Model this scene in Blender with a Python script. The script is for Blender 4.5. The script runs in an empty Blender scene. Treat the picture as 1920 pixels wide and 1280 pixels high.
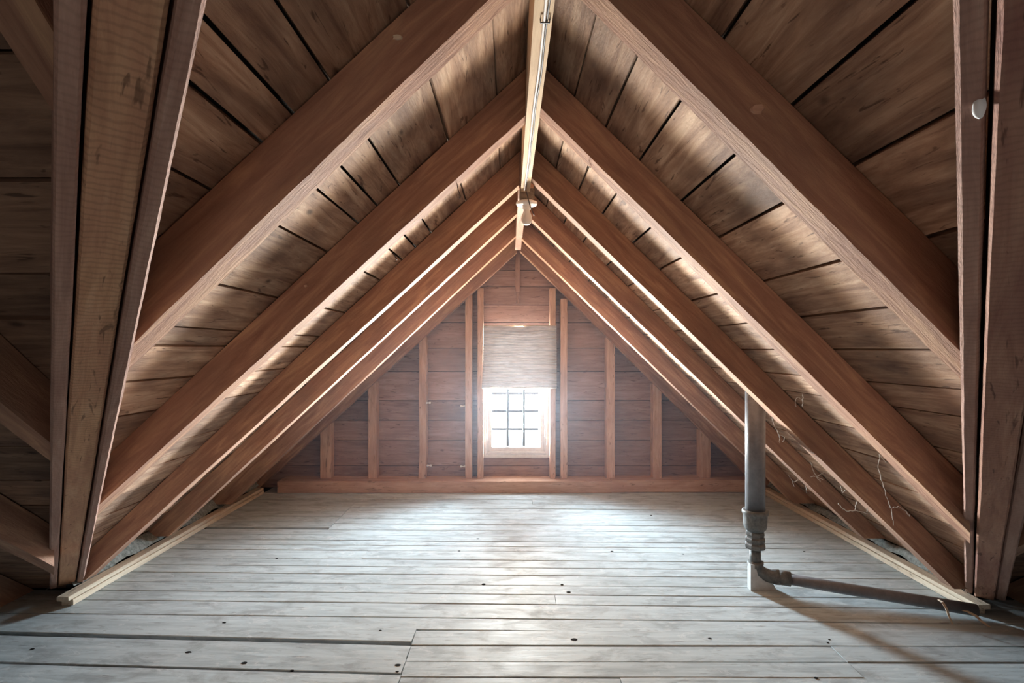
import bpy, bmesh, math, random
from mathutils import Vector, Matrix, noise

random.seed(7)
SC = bpy.context.scene
COL = SC.collection

# ---------------------------------------------------------------- camera, world, light, exposure
EYE = 1.1            # camera height above the floor; x right, y depth, z up
WALL_D = 4.26        # depth of the gable boarding
cam_d = bpy.data.cameras.new('camera')
cam = bpy.data.objects.new('camera', cam_d)
COL.objects.link(cam)
cam.location = (0, 0, EYE)
cam.rotation_euler = (math.radians(90), 0, 0)
cam_d.sensor_width = 36
cam_d.lens = 18.75
cam_d.shift_x = 5 / 1920
cam_d.shift_y = 15 / 1920
cam_d.clip_start = 0.02
SC.camera = cam

w = bpy.data.worlds.new('sky')
SC.world = w
w.use_nodes = True
w.node_tree.nodes['Background'].inputs[0].default_value = (0.85, 0.92, 1.0, 1)
w.node_tree.nodes['Background'].inputs[1].default_value = 3.0


def area(name, loc, target, sx, sy, power, color, spread=180):
    d = bpy.data.lights.new(name, 'AREA')
    d.shape = 'RECTANGLE'
    d.size, d.size_y, d.energy, d.color = sx, sy, power, color
    d.spread = math.radians(spread)
    o = bpy.data.objects.new(name, d)
    COL.objects.link(o)
    o.location = loc
    o.rotation_euler = (Vector(target) - Vector(loc)).to_track_quat('-Z', 'Y').to_euler()
    return o


# daylight coming in at the gable window
for sx in (-1, 1):
    area('window_daylight', (0.05, 4.47 + .01 * sx, 0.735), (0.05 + .72 * sx, 3.5, 0.735 + .26), 0.30, 0.70, 235, (0.74, 0.89, 1.0), 96)
area('window_daylight', (0.05, 4.385, 0.735), (0.05, 3.4, 0.735), 0.48, 0.78, 26, (0.74, 0.89, 1.0), 180)
area('window_roof_fill', (0.05, 4.50, 0.735), (0.05, 3.5, 0.735 + .75), 0.60, 0.95, 390, (1.0, 0.88, 0.70), 112)  # added warm upward fill, brightens the rafter undersides
# fill light added behind the viewer, where no lamp is known
area('rear_fill_light', (0.06, -1.6, .80), (0.06, 1.2, 0.9), 0.5, 0.4, 2.4, (1.0, 0.94, 0.87), 110)

SC.view_settings.view_transform = 'Standard'
SC.view_settings.look = 'None'
SC.view_settings.gamma = 1
SC.view_settings.use_curve_mapping = False
SC.view_settings.exposure = 0.0
SC.cycles.use_denoising = True
SC.cycles.max_bounces = 10
SC.cycles.diffuse_bounces = 7
SC.cycles.glossy_bounces = 4
SC.cycles.transparent_max_bounces = 8
SC.cycles.caustics_reflective = False
SC.cycles.caustics_refractive = False
SC.cycles.sample_clamp_indirect = 4

VPX, VPY = 955, 655


def P(px, py, D):
    """photo pixel at depth D -> world point"""
    return Vector(((px - VPX) * D / 1000, D, EYE - (py - VPY) * D / 1000))


# ---------------------------------------------------------------- materials
def nt(name):
    m = bpy.data.materials.new(name)
    m.use_nodes = True
    t = m.node_tree
    return m, t, t.nodes['Principled BSDF']


def N(t, typ, **kw):
    n = t.nodes.new(typ)
    for k, v in kw.items():
        setattr(n, k, v)
    return n


def ramp(t, src, stops):
    r = N(t, 'ShaderNodeValToRGB')
    while len(r.color_ramp.elements) < len(stops):
        r.color_ramp.elements.new(0.5)
    for e, (p, c) in zip(r.color_ramp.elements, stops):
        e.position = p
        e.color = (*c, 1) if len(c) == 3 else c
    t.links.new(src, r.inputs[0])
    return r.outputs[0]


def coords(t, sx, sy, sz, offset=True):
    """object coordinates, stretched, pushed to another place for every object"""
    tc = N(t, 'ShaderNodeTexCoord')
    mp = N(t, 'ShaderNodeMapping')
    mp.inputs['Scale'].default_value = (sx, sy, sz)
    t.links.new(tc.outputs['Object'], mp.inputs[0])
    oi = N(t, 'ShaderNodeObjectInfo')
    ml = N(t, 'ShaderNodeMath', operation='MULTIPLY')
    ml.inputs[1].default_value = 83.0
    t.links.new(oi.outputs['Random'], ml.inputs[0])
    ad = N(t, 'ShaderNodeVectorMath', operation='ADD')
    t.links.new(mp.outputs[0], ad.inputs[0])
    t.links.new(ml.outputs[0], ad.inputs[1])
    return ad.outputs[0], oi.outputs['Random']


def noise_tex(t, vec, scale, detail=6, rough=0.6, dist=0.0):
    n = N(t, 'ShaderNodeTexNoise')
    n.inputs['Scale'].default_value = scale
    n.inputs['Detail'].default_value = detail
    n.inputs['Roughness'].default_value = rough
    n.inputs['Distortion'].default_value = dist
    t.links.new(vec, n.inputs['Vector'])
    return n.outputs[0]


def mix(t, a, b, f, mode='MIX'):
    m = N(t, 'ShaderNodeMix', data_type='RGBA', blend_type=mode)
    for i, v in ((6, a), (7, b)):
        if hasattr(v, 'links'):
            t.links.new(v, m.inputs[i])
        else:
            m.inputs[i].default_value = (*v, 1)
    if hasattr(f, 'links'):
        t.links.new(f, m.inputs[0])
    else:
        m.inputs[0].default_value = f
    return m.outputs[2]


def wood(name, dark, mid, light, rough=0.8, bump=0.35, blotch=(0.25, 0.16, 0.12), blotch_amt=0.5, knots=True, saw=0.0, spec=0.25, vary=0.25):
    m, t, b = nt(name)
    v, rnd = coords(t, 1.6, 16, 16)
    g = noise_tex(t, v, 2.2, 8, 0.65, 0.8)
    col = ramp(t, g, [(0.28, dark), (0.5, mid), (0.72, light)])
    v2, _ = coords(t, 3, 7, 7)
    bl = noise_tex(t, v2, 1.1, 4, 0.6)
    f = ramp(t, bl, [(0.42, (0, 0, 0)), (0.72, (blotch_amt,) * 3)])
    col = mix(t, col, blotch, f)
    hts = g
    if knots:
        v3, _ = coords(t, 4, 8, 8)
        vo = N(t, 'ShaderNodeTexVoronoi')
        vo.inputs['Scale'].default_value = 1.0
        t.links.new(v3, vo.inputs['Vector'])
        k = ramp(t, vo.outputs['Distance'], [(0.03, (.8, .8, .8)), (0.085, (0, 0, 0))])
        col = mix(t, col, tuple(c * 0.35 for c in dark), k)
        v4, _ = coords(t, 9, 60, 60)
        cr = noise_tex(t, v4, 1.0, 3, 0.5, 1.5)
        kk = ramp(t, cr, [(0.63, (0, 0, 0)), (0.70, (0.75, 0.75, 0.75))])
        col = mix(t, col, tuple(c * 0.45 for c in dark), kk)
    if saw:
        v5, _ = coords(t, 1, 1, 1)
        wv = N(t, 'ShaderNodeTexWave', wave_type='BANDS', bands_direction='X')
        wv.inputs['Scale'].default_value = 26
        wv.inputs['Distortion'].default_value = 6
        wv.inputs['Detail'].default_value = 3
        t.links.new(v5, wv.inputs['Vector'])
        sw = ramp(t, wv.outputs[0], [(0.0, (1 - saw,) * 3), (0.5, (1, 1, 1))])
        col = mix(t, col, sw, 1.0, 'MULTIPLY')
    # board to board variation
    mr = N(t, 'ShaderNodeMapRange')
    mr.inputs['To Min'].default_value = 1 - vary
    mr.inputs['To Max'].default_value = 1 + vary
    t.links.new(rnd, mr.inputs[0])
    cm = N(t, 'ShaderNodeCombineColor')
    for i in range(3):
        t.links.new(mr.outputs[0], cm.inputs[i])
    col = mix(t, col, cm.outputs[0], 1.0, 'MULTIPLY')
    t.links.new(col, b.inputs['Base Color'])
    b.inputs['Roughness'].default_value = rough
    b.inputs['Specular IOR Level'].default_value = spec
    bp = N(t, 'ShaderNodeBump')
    bp.inputs['Strength'].default_value = bump
    bp.inputs['Distance'].default_value = 0.004
    vf, _ = coords(t, 20, 90, 90)
    fine = noise_tex(t, vf, 1.5, 5, 0.7)
    ad = N(t, 'ShaderNodeMath', operation='ADD')
    t.links.new(hts, ad.inputs[0])
    t.links.new(fine, ad.inputs[1])
    t.links.new(ad.outputs[0], bp.inputs['Height'])
    t.links.new(bp.outputs[0], b.inputs['Normal'])
    return m


M_RAFTER = wood('rough_sawn_rafter_wood', (0.25, 0.125, 0.085), (0.38, 0.21, 0.14), (0.57, 0.355, 0.215),
                blotch=(0.23, 0.14, 0.10), blotch_amt=0.6, saw=0.0, vary=0.1, bump=0.6, knots=False)
M_VALLEY = wood('sawn_valley_wood', (0.42, 0.22, 0.13), (0.62, 0.36, 0.215), (0.72, 0.46, 0.29),
                blotch=(0.44, 0.20, 0.14), blotch_amt=0.6, saw=0.2, vary=0.05, bump=0.6)
M_VALLEY2 = wood('weathered_valley_plank', (0.30, 0.17, 0.13), (0.42, 0.255, 0.20), (0.54, 0.36, 0.28),
                 blotch=(0.32, 0.16, 0.13), blotch_amt=0.5, saw=0.12, vary=0.05, bump=0.7, knots=False)
M_VALLEY3 = wood('reddish_valley_wood', (0.28, 0.13, 0.09), (0.44, 0.235, 0.165), (0.56, 0.34, 0.24),
                 blotch=(0.22, 0.09, 0.08), blotch_amt=0.7, saw=0.14, vary=0.05, bump=0.7)
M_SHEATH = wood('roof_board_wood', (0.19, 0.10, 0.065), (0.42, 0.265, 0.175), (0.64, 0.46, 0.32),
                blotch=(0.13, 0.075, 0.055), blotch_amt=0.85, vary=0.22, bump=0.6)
M_SHADE_BOARD = wood('shaded_aged_roof_board', (0.11, 0.06, 0.04), (0.22, 0.13, 0.085), (0.34, 0.21, 0.14),
              blotch=(0.08, 0.045, 0.035), blotch_amt=0.8, vary=0.3, bump=0.5)  # aged brown wood, with the shade of the unlit attics put into its colour
M_WALL = wood('gable_board_wood', (0.22, 0.125, 0.10), (0.33, 0.205, 0.165), (0.42, 0.28, 0.225),
              blotch=(0.18, 0.105, 0.085), blotch_amt=0.6, vary=0.14, bump=0.4)
M_STUD = wood('stud_wood', (0.40, 0.24, 0.165), (0.53, 0.34, 0.24), (0.64, 0.44, 0.32),
              blotch=(0.36, 0.19, 0.13), blotch_amt=0.5, vary=0.1)
M_PALE = wood('pale_plank_wood', (0.48, 0.38, 0.27), (0.62, 0.52, 0.39), (0.74, 0.65, 0.51),
              blotch=(0.45, 0.32, 0.23), blotch_amt=0.45, vary=0.06)
M_RIDGE = wood('ridge_board_wood', (0.36, 0.24, 0.14), (0.48, 0.34, 0.21), (0.58, 0.43, 0.28),
               blotch=(0.40, 0.25, 0.15), blotch_amt=0.4, vary=0.05, knots=False)


def floor_material():
    m, t, b = nt('grey_painted_floorboard')
    v, rnd = coords(t, 1.5, 22, 22)
    g = noise_tex(t, v, 2.0, 8, 0.65, 0.5)
    col = ramp(t, g, [(0.25, (0.31, 0.365, 0.38)), (0.5, (0.47, 0.54, 0.555)), (0.75, (0.58, 0.65, 0.66))])
    v2, _ = coords(t, 4, 9, 9)
    bl = noise_tex(t, v2, 1.4, 6, 0.65, 0.6)
    f = ramp(t, bl, [(0.48, (0, 0, 0)), (0.66, (0.75, 0.75, 0.75))])
    col = mix(t, col, (0.27, 0.295, 0.30), f)
    v3, _ = coords(t, 7, 30, 30)
    sp = noise_tex(t, v3, 2.0, 4, 0.6)
    f2 = ramp(t, sp, [(0.60, (0, 0, 0)), (0.70, (0.55, 0.55, 0.55))])
    col = mix(t, col, (0.20, 0.205, 0.20), f2)
    v6, _ = coords(t, 5, 12, 12)
    wr = noise_tex(t, v6, 1.7, 5, 0.7, 1.2)
    f3 = ramp(t, wr, [(0.58, (0, 0, 0)), (0.64, (0.5, 0.5, 0.5)), (0.70, (0, 0, 0))])
    col = mix(t, col, (0.68, 0.71, 0.70), f3)
    mr = N(t, 'ShaderNodeMapRange')
    mr.inputs['To Min'].default_value = 0.93
    mr.inputs['To Max'].default_value = 1.07
    t.links.new(rnd, mr.inputs[0])
    cm = N(t, 'ShaderNodeCombineColor')
    for i in range(3):
        t.links.new(mr.outputs[0], cm.inputs[i])
    col = mix(t, col, cm.outputs[0], 1.0, 'MULTIPLY')
    t.links.new(col, b.inputs['Base Color'])
    r = ramp(t, bl, [(0.3, (0.48, 0.48, 0.48)), (0.7, (0.7, 0.7, 0.7))])
    t.links.new(r, b.inputs['Roughness'])
    b.inputs['Specular IOR Level'].default_value = 0.3
    bp = N(t, 'ShaderNodeBump')
    bp.inputs['Strength'].default_value = 0.3
    bp.inputs['Distance'].default_value = 0.003
    t.links.new(g, bp.inputs['Height'])
    t.links.new(bp.outputs[0], b.inputs['Normal'])
    return m


M_FLOOR = floor_material()


def plain(name, col, rough=0.6, metal=0.0, col2=None, scale=40, bump=0.0, spec=0.4, trans=0.0):
    m, t, b = nt(name)
    if col2:
        v, _ = coords(t, 1, 1, 1)
        n = noise_tex(t, v, scale, 5, 0.65)
        c = ramp(t, n, [(0.35, col), (0.65, col2)])
        t.links.new(c, b.inputs['Base Color'])
        if bump:
            bp = N(t, 'ShaderNodeBump')
            bp.inputs['Strength'].default_value = bump
            bp.inputs['Distance'].default_value = 0.003
            t.links.new(n, bp.inputs['Height'])
            t.links.new(bp.outputs[0], b.inputs['Normal'])
    else:
        b.inputs['Base Color'].default_value = (*col, 1)
    b.inputs['Roughness'].default_value = rough
    b.inputs['Metallic'].default_value = metal
    b.inputs['Specular IOR Level'].default_value = spec
    return m


M_DARK = plain('tarred_roof_underlay', (0.02, 0.015, 0.012), 0.95, spec=0.1)
M_GAP = plain('dark_hole', (0.01, 0.009, 0.008), 0.95, spec=0.05)
M_IRON = plain('grey_painted_iron', (0.12, 0.12, 0.128), 0.4, 0.0, (0.17, 0.17, 0.18), 30, 0.15, 0.5)
M_IRON2 = plain('dull_iron_fitting', (0.085, 0.09, 0.088), 0.55, 0.1, (0.16, 0.16, 0.15), 60, 0.5)
M_BAR = plain('black_window_bar', (0.012, 0.012, 0.014), 0.6)
M_SASH = plain('white_sash_paint', (0.62, 0.58, 0.56), 0.5, 0, (0.72, 0.68, 0.66), 25, 0.1)
M_CERAM = plain('white_porcelain', (0.85, 0.83, 0.78), 0.25, spec=0.5)
M_FOOT = plain('pale_grey_wood_wedge', (0.42, 0.43, 0.42), 0.8, 0, (0.52, 0.53, 0.51), 40)
M_BOX = plain('tarnished_metal_box', (0.16, 0.13, 0.10), 0.55, 0.4, (0.28, 0.24, 0.19), 60)
M_CABLE = plain('pale_cable_sheath', (0.62, 0.57, 0.52), 0.6)
M_CABLE2 = plain('dark_cable_sheath', (0.05, 0.045, 0.045), 0.6)
M_WEB = plain('dusty_web', (0.62, 0.58, 0.52), 0.9)
M_COCOON = plain('white_silk', (0.85, 0.88, 0.9), 0.8)
M_INSUL = plain('dusty_loose_insulation', (0.13, 0.14, 0.125), 1.0, 0, (0.30, 0.31, 0.285), 55, 1.0, 0.05)


def shade_material():
    m, t, b = nt('crinkled_paper_shade')
    v, _ = coords(t, 4, 4, 60)
    n = noise_tex(t, v, 2.0, 6, 0.6, 1.0)
    c = ramp(t, n, [(0.3, (0.42, 0.41, 0.41)), (0.7, (0.74, 0.73, 0.73))])
    d = N(t, 'ShaderNodeBsdfDiffuse')
    tr = N(t, 'ShaderNodeBsdfTranslucent')
    ms = N(t, 'ShaderNodeMixShader')
    ms.inputs[0].default_value = 0.14
    t.links.new(c, d.inputs[0])
    t.links.new(c, tr.inputs[0])
    t.links.new(d.outputs[0], ms.inputs[1])
    t.links.new(tr.outputs[0], ms.inputs[2])
    t.links.new(ms.outputs[0], t.nodes['Material Output'].inputs[0])
    return m


M_SHADE = shade_material()


def bulb_material():
    m, t, b = nt('frosted_bulb_glass')
    b.inputs['Base Color'].default_value = (0.9, 0.87, 0.8, 1)
    b.inputs['Roughness'].default_value = 0.3
    b.inputs['Transmission Weight'].default_value = 0.35
    return m


M_BULB = bulb_material()


def pane_material():
    m, t, b = nt('window_glass')
    tr = N(t, 'ShaderNodeBsdfTransparent')
    gl = N(t, 'ShaderNodeBsdfGlossy')
    gl.inputs['Roughness'].default_value = 0.05
    ms = N(t, 'ShaderNodeMixShader')
    ms.inputs[0].default_value = 0.06
    t.links.new(tr.outputs[0], ms.inputs[1])
    t.links.new(gl.outputs[0], ms.inputs[2])
    t.links.new(ms.outputs[0], t.nodes['Material Output'].inputs[0])
    return m


M_PANE = pane_material()


# ---------------------------------------------------------------- object helpers
def tag(o, label=None, cat=None, group=None, kind=None):
    if label: o['label'] = label
    if cat: o['category'] = cat
    if group: o['group'] = group
    if kind: o['kind'] = kind
    return o


def empty(name, loc):
    o = bpy.data.objects.new(name, None)
    COL.objects.link(o)
    o.location = loc
    o.empty_display_size = 0.05
    return o


def finish(name, bm, mat, M=None, parent=None, smooth=False):
    """bm is in world coordinates; M is the local frame it is stored in"""
    M = M or Matrix.Identity(4)
    bm.normal_update()
    bmesh.ops.recalc_face_normals(bm, faces=bm.faces[:])
    bm.transform(M.inverted())
    me = bpy.data.meshes.new(name)
    bm.to_mesh(me)
    bm.free()
    if smooth:
        for p in me.polygons:
            p.use_smooth = True
    me.materials.append(mat)
    o = bpy.data.objects.new(name, me)
    COL.objects.link(o)
    if parent:
        o.parent = parent
        o.matrix_local = Matrix.Translation(-Vector(parent.location)) @ M
    else:
        o.matrix_local = M
    return o


def frame(origin, ex, ez_hint):
    ex = Vector(ex).normalized()
    ey = Vector(ez_hint).cross(ex).normalized()
    ez = ex.cross(ey).normalized()
    R = Matrix((ex, ey, ez)).transposed().to_4x4()
    return Matrix.Translation(origin) @ R


def cut(bm, planes):
    """planes: (point, normal); what lies on the normal's side goes"""
    for co, no in planes:
        r = bmesh.ops.bisect_plane(bm, geom=bm.verts[:] + bm.edges[:] + bm.faces[:], plane_co=co, plane_no=no,
                                   clear_outer=True, dist=1e-6)
        ed = [e for e in r['geom_cut'] if isinstance(e, bmesh.types.BMEdge)]
        if ed:
            bmesh.ops.holes_fill(bm, edges=ed, sides=0)


def beam_bm(M, L, y0, y1, z0, z1, seg=1, wob=0.0, x0=0.0, chamfer=0.0, seed=0.0):
    """box x0..L, y0..y1, z0..z1 in frame M, edges wobbling by wob"""
    bm = bmesh.new()
    c = chamfer
    prof = [(y0 + c, z0), (y1 - c, z0), (y1, z0 + c), (y1, z1 - c), (y1 - c, z1), (y0 + c, z1), (y0, z1 - c), (y0, z0 + c)] if c else \
           [(y0, z0), (y1, z0), (y1, z1), (y0, z1)]
    rings = []
    for i in range(seg + 1):
        x = x0 + (L - x0) * i / seg
        ring = []
        for k, (y, z) in enumerate(prof):
            dy = dz = 0
            if wob:
                dy = wob * (noise.noise(Vector((x * 2.1 + seed, k * 3.7, 1.3))) + 0.5 * noise.noise(Vector((x * 17 + seed, k * 5.1, 8.3))))
                dz = wob * (noise.noise(Vector((x * 2.3 + seed, k * 3.1, 5.9))) + 0.5 * noise.noise(Vector((x * 19 + seed, k * 4.1, 2.3))))
            ring.append(bm.verts.new(M @ Vector((x, y + dy, z + dz))))
        rings.append(ring)
    n = len(prof)
    for a, b in zip(rings, rings[1:]):
        for k in range(n):
            bm.faces.new((a[k], a[(k + 1) % n], b[(k + 1) % n], b[k]))
    bm.faces.new(rings[0][::-1])
    bm.faces.new(rings[-1])
    return bm


def box_bm(x0, x1, y0, y1, z0, z1, bm=None):
    bm = bm or bmesh.new()
    vs = [bm.verts.new((x, y, z)) for x in (x0, x1) for y in (y0, y1) for z in (z0, z1)]
    for f in ((0, 1, 3, 2), (4, 6, 7, 5), (0, 4, 5, 1), (2, 3, 7, 6), (0, 2, 6, 4), (1, 5, 7, 3)):
        bm.faces.new([vs[i] for i in f])
    return bm


def tube_bm(pts, rad, n=10, bm=None, caps=True):
    bm = bm or bmesh.new()
    pts = [Vector(p) for p in pts]
    rads = rad if isinstance(rad, (list, tuple)) else [rad] * len(pts)
    rings, up = [], None
    for i, p in enumerate(pts):
        d = (pts[min(i + 1, len(pts) - 1)] - pts[max(i - 1, 0)]).normalized()
        if up is None:
            up = Vector((0, 0, 1)) if abs(d.z) < 0.9 else Vector((1, 0, 0))
        a = d.cross(up).normalized()
        up = a.cross(d).normalized()
        rings.append([bm.verts.new(p + (a * math.cos(2 * math.pi * k / n) + up * math.sin(2 * math.pi * k / n)) * rads[i]) for k in range(n)])
    for a, b in zip(rings, rings[1:]):
        for k in range(n):
            bm.faces.new((a[k], a[(k + 1) % n], b[(k + 1) % n], b[k]))
    if caps:
        bm.faces.new(rings[0][::-1])
        bm.faces.new(rings[-1])
    return bm


def lathe_bm(cx, cy, prof, n=28, bm=None):
    """prof: (radius, z) from bottom to top"""
    bm = bm or bmesh.new()
    rings = [[bm.verts.new((cx + r * math.cos(2 * math.pi * k / n), cy + r * math.sin(2 * math.pi * k / n), z)) for k in range(n)]
             for r, z in prof]
    for a, b in zip(rings, rings[1:]):
        for k in range(n):
            bm.faces.new((a[k], a[(k + 1) % n], b[(k + 1) % n], b[k]))
    bm.faces.new(rings[0][::-1])
    bm.faces.new(rings[-1])
    return bm


# ---------------------------------------------------------------- roof geometry
ML, MR_, MT = 0.925, 0.975, 0.855
zL = lambda x: EYE + 0.842 + ML * x            # underside of the boarding, left slope
zR = lambda x: EYE + 0.955 - MR_ * x          # right slope
zT = lambda y: EYE + 0.868 - MT * (y - 0.14)   # far slope of the cross roof
RX, RZ = 0.0595, EYE + 0.897
nL = Vector((-ML, 0, 1)).normalized()
nR = Vector((MR_, 0, 1)).normalized()
nT = Vector((0, MT, 1)).normalized()
vL = lambda y: -0.731 - 0.864 * (y - 1.03)     # valley edges in plan (room side)
vR = lambda y: 0.829 + 0.86 * (y - 0.98)
VLdir = Vector((-0.864, 1, -0.745)).normalized()
VRdir = Vector((0.86, 1, -0.771)).normalized()
# vertical planes through the middle of the valleys
pVL = Vector((-0.731 - 0.045, 1.03 - 0.04, 0)); nVL = Vector((-1, -0.864, 0)).normalized()   # points to the cross roof side
pVR = Vector((0.829 + 0.045, 0.98 - 0.04, 0)); nVR = Vector((1, -0.86, 0)).normalized()

floor_end = 0.0

# ---------------------------------------------------------------- the floor
flr = finish('floor', box_bm(-3.6, 3.6, -3.2, 4.5, -0.12, -0.022), M_GAP)
tag(flr, 'grey painted plank floor of the attic', kind='structure')

TH = -0.022
rows = [4.25, 4.14, 4.03, 3.91, 3.80, 3.69, 3.575, 3.455, 3.35, 3.24, 3.145, 3.055, 2.98, 2.905, 2.785, 2.69, 2.60, 2.49, 2.397, 2.305, 2.183,
        2.089, 1.983, 1.881, 1.79, 1.68, 1.57, 1.455, 1.34, 1.23, 1.11, 1.0, 0.88, 0.76, 0.64, 0.52, 0.40, 0.28, 0.16, 0.04]


def floor_piece(xa, xb, ya, yb, th, lift=0.0):
    """a board whose near edge is ya and far edge yb at x = 0, turned by th about the origin of the row"""
    ex = Vector((math.cos(th), math.sin(th), 0))
    g = 0.0022
    M = frame(Vector((0, (ya + yb) / 2, 0)), ex, (0, 0, 1))
    h = (yb - ya) / 2 - g
    bm = beam_bm(M, xb / math.cos(th), -h, h, -0.024, 0.0 + lift, seg=max(2, int((xb - xa) / 0.25)), wob=0.0009, x0=xa / math.cos(th), chamfer=0.0022,
                 seed=random.random() * 90)
    return finish('floorboard', bm, M_FLOOR, M, flr)


for i in range(len(rows) - 1):
    yb, ya = rows[i], rows[i + 1]
    lo, hi = (-1.885, 1.945) if yb > 2.45 else (-3.3, 3.3)
    if yb > 2.3 and yb <= 2.45:
        lo, hi = -3.3, 3.3
    th = TH
    lift = random.uniform(-0.0012, 0.0012)
    if yb <= 2.10:
        # a straight seam of board ends left of the middle
        e = 0.0016
        off = [0.0, 0.006, -0.012, 0.004][i % 4]
        floor_piece(lo, -0.366 - e, ya + off, yb + off, -0.045, lift)
        if 1.85 < yb <= 1.99:
            floor_piece(-0.366 + e, 1.19 - e, ya, yb, -0.004, lift)
            floor_piece(1.19 + e, hi, ya, yb, -0.004, -lift)
        elif 1.75 < yb <= 1.9:
            floor_piece(-0.366 + e, 0.37 - e, ya, yb, -0.01, lift)
            floor_piece(0.37 + e, hi, ya, yb, 0.008, -lift)
        else:
            floor_piece(-0.366 + e, hi, ya, yb, -0.004, lift)
    elif 3.25 < yb <= 3.82:
        floor_piece(lo, -1.112, ya + 0.03, yb + 0.03, th, lift)
        floor_piece(-1.108, hi, ya, yb, th, -lift)
    elif i % 5 == 3:
        xs = random.uniform(-0.9, 1.2)
        floor_piece(lo, xs - .001, ya, yb, th, lift)
        floor_piece(xs + .001, hi, ya, yb, th, -lift)
    else:
        floor_piece(lo, hi, ya, yb, th, lift)
# behind the camera
y = 0.04
while y > -3.1:
    floor_piece(-3.3, 3.3, y - 0.115, y, 0)
    y -= 0.115

# knot holes and nail heads seen in the boards
for (px, py, r) in ((1077, 1199, .011), (907, 1095, .008), (896, 1010, .008), (1054, 1096, .006), (861, 1033, .007), (1147, 1033.5, .007),
                    (746, 1247, .009), (745, 1259, .005), (420, 1167, .006), (353, 1223, .009), (458, 1243, .009), (60, 1217, .007),
                    (548, 1257, .005), (519, 1047, .006), (1331, 1197, .006), (1530, 1271, .006), (1508, 1034, .005), (1555, 1199, .004),
                    (1552, 1205, .004), (1066, 1110, .008), (713, 1182, .005), (547, 1257, .005), (1281, 1039, .006), (1221, 966, .007)):
    D = 1000 * EYE / (py - VPY)
    p = P(px, py, D)
    bm = bmesh.new()
    n = 10
    vs = [bm.verts.new((p.x + r * 1.15 * math.cos(a) * random.uniform(.8, 1.15), p.y + r * .8 * math.sin(a), 0.0016)) for a in [2 * math.pi * k / n for k in range(n)]]
    vb = [bm.verts.new((v.co.x, v.co.y, -0.002)) for v in vs]
    bm.faces.new(vs)
    for k in range(n):
        bm.faces.new((vs[k], vb[k], vb[(k + 1) % n], vs[(k + 1) % n]))
    tag(finish('knot_hole', bm, M_GAP, Matrix.Translation(p), flr), 'small dark hole in a floorboard')

# ---------------------------------------------------------------- roof slopes
WL_END = 4.30


def slope_s(plane, px, py):
    """plan coordinate of a roof board joint that runs through this pixel towards the vanishing point"""
    u, v = (px - VPX) / 1000, (VPY - py) / 1000
    if plane == 'L':   # EYE-relative: z = .809 + .925 x, x = k u, z = k v
        k = 0.842 / (v - ML * u)
        return k * u
    k = 0.955 / (v + MR_ * u)
    return k * u


def roof_skin(corners, label, planes=(), mat=None, th=0.05, name='ceiling'):
    bm = bmesh.new()
    lo = [bm.verts.new(c) for c in corners]
    hi = [bm.verts.new(Vector(c) + Vector((0, 0, th))) for c in corners]
    bm.faces.new(lo)
    bm.faces.new(hi[::-1])
    n = len(lo)
    for k in range(n):
        bm.faces.new((lo[k], hi[k], hi[(k + 1) % n], lo[(k + 1) % n]))
    cut(bm, planes)
    o = finish(name, bm, mat or M_DARK)
    tag(o, label, kind='structure')
    return o


def sheath(parent, side, x0, x1, ya, yb, planes, name='roof_board'):
    """board lying along y between plan x0 (upper) and x1 (lower) on a nave slope"""
    m = ML if side == 'L' else -MR_
    z = zL if side == 'L' else zR
    dn = Vector((-1, 0, -ML)) if side == 'L' else Vector((1, 0, -MR_))
    dn.normalize()
    nn = nL if side == 'L' else nR
    o = Vector((x0, ya, z(x0)))
    L = abs(x1 - x0) / abs(dn.x)
    up = random.uniform(0, 0.004)
    M = frame(o, (0, 1, 0), nn)
    ey = (M.to_3x3() @ Vector((0, 1, 0)))
    s = 1 if ey.dot(dn) > 0 else -1
    g = 0.0038
    a, b = (g, L - g) if s > 0 else (-(L - g), -g)
    bm = beam_bm(M, yb - ya, a, b, up, 0.022 + up, seg=14, wob=0.0016, seed=random.random() * 90)
    cut(bm, planes)
    if len(bm.faces) < 4:
        bm.free()
        return
    return finish(name, bm, M_SHEATH, M, parent)


SK = 0.034
CY = 0.14                                   # the cross roof's ridge
mirror = lambda p: Vector((p[0], 2 * CY - p[1], p[2]))
mirn = lambda n: Vector((n[0], -n[1], n[2]))
FLOORP = (Vector((0, 0, -0.02)), Vector((0, 0, -1)))
cl = roof_skin([(RX, -.2, RZ + SK), (RX, 4.5, RZ + SK), (-2.35, 4.5, zL(-2.35) + SK), (-2.35, -.2, zL(-2.35) + SK)],
               'left slope of the roof running back to the window', [(pVL, nVL), FLOORP])
cr = roof_skin([(RX, 4.5, RZ + SK), (RX, -.2, RZ + SK), (2.4, -.2, zR(2.4) + SK), (2.4, 4.5, zR(2.4) + SK)],
               'right slope of the roof running back to the window', [(pVR, nVR), FLOORP])
ctl = roof_skin([(RX + .3, CY, zT(CY) + SK), (-3.6, CY, zT(CY) + SK), (-3.6, 2.8, zT(2.8) + SK), (RX + .3, 2.8, zT(2.8) + SK)],
                'dark roof slope of the side attic on the left', [(pVL, -nVL), FLOORP])
ctr = roof_skin([(RX - .3, CY, zT(CY) + SK), (3.6, CY, zT(CY) + SK), (3.6, 2.8, zT(2.8) + SK), (RX - .3, 2.8, zT(2.8) + SK)],
                'dark roof slope of the side attic on the right', [(pVR, -nVR), FLOORP])
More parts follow.
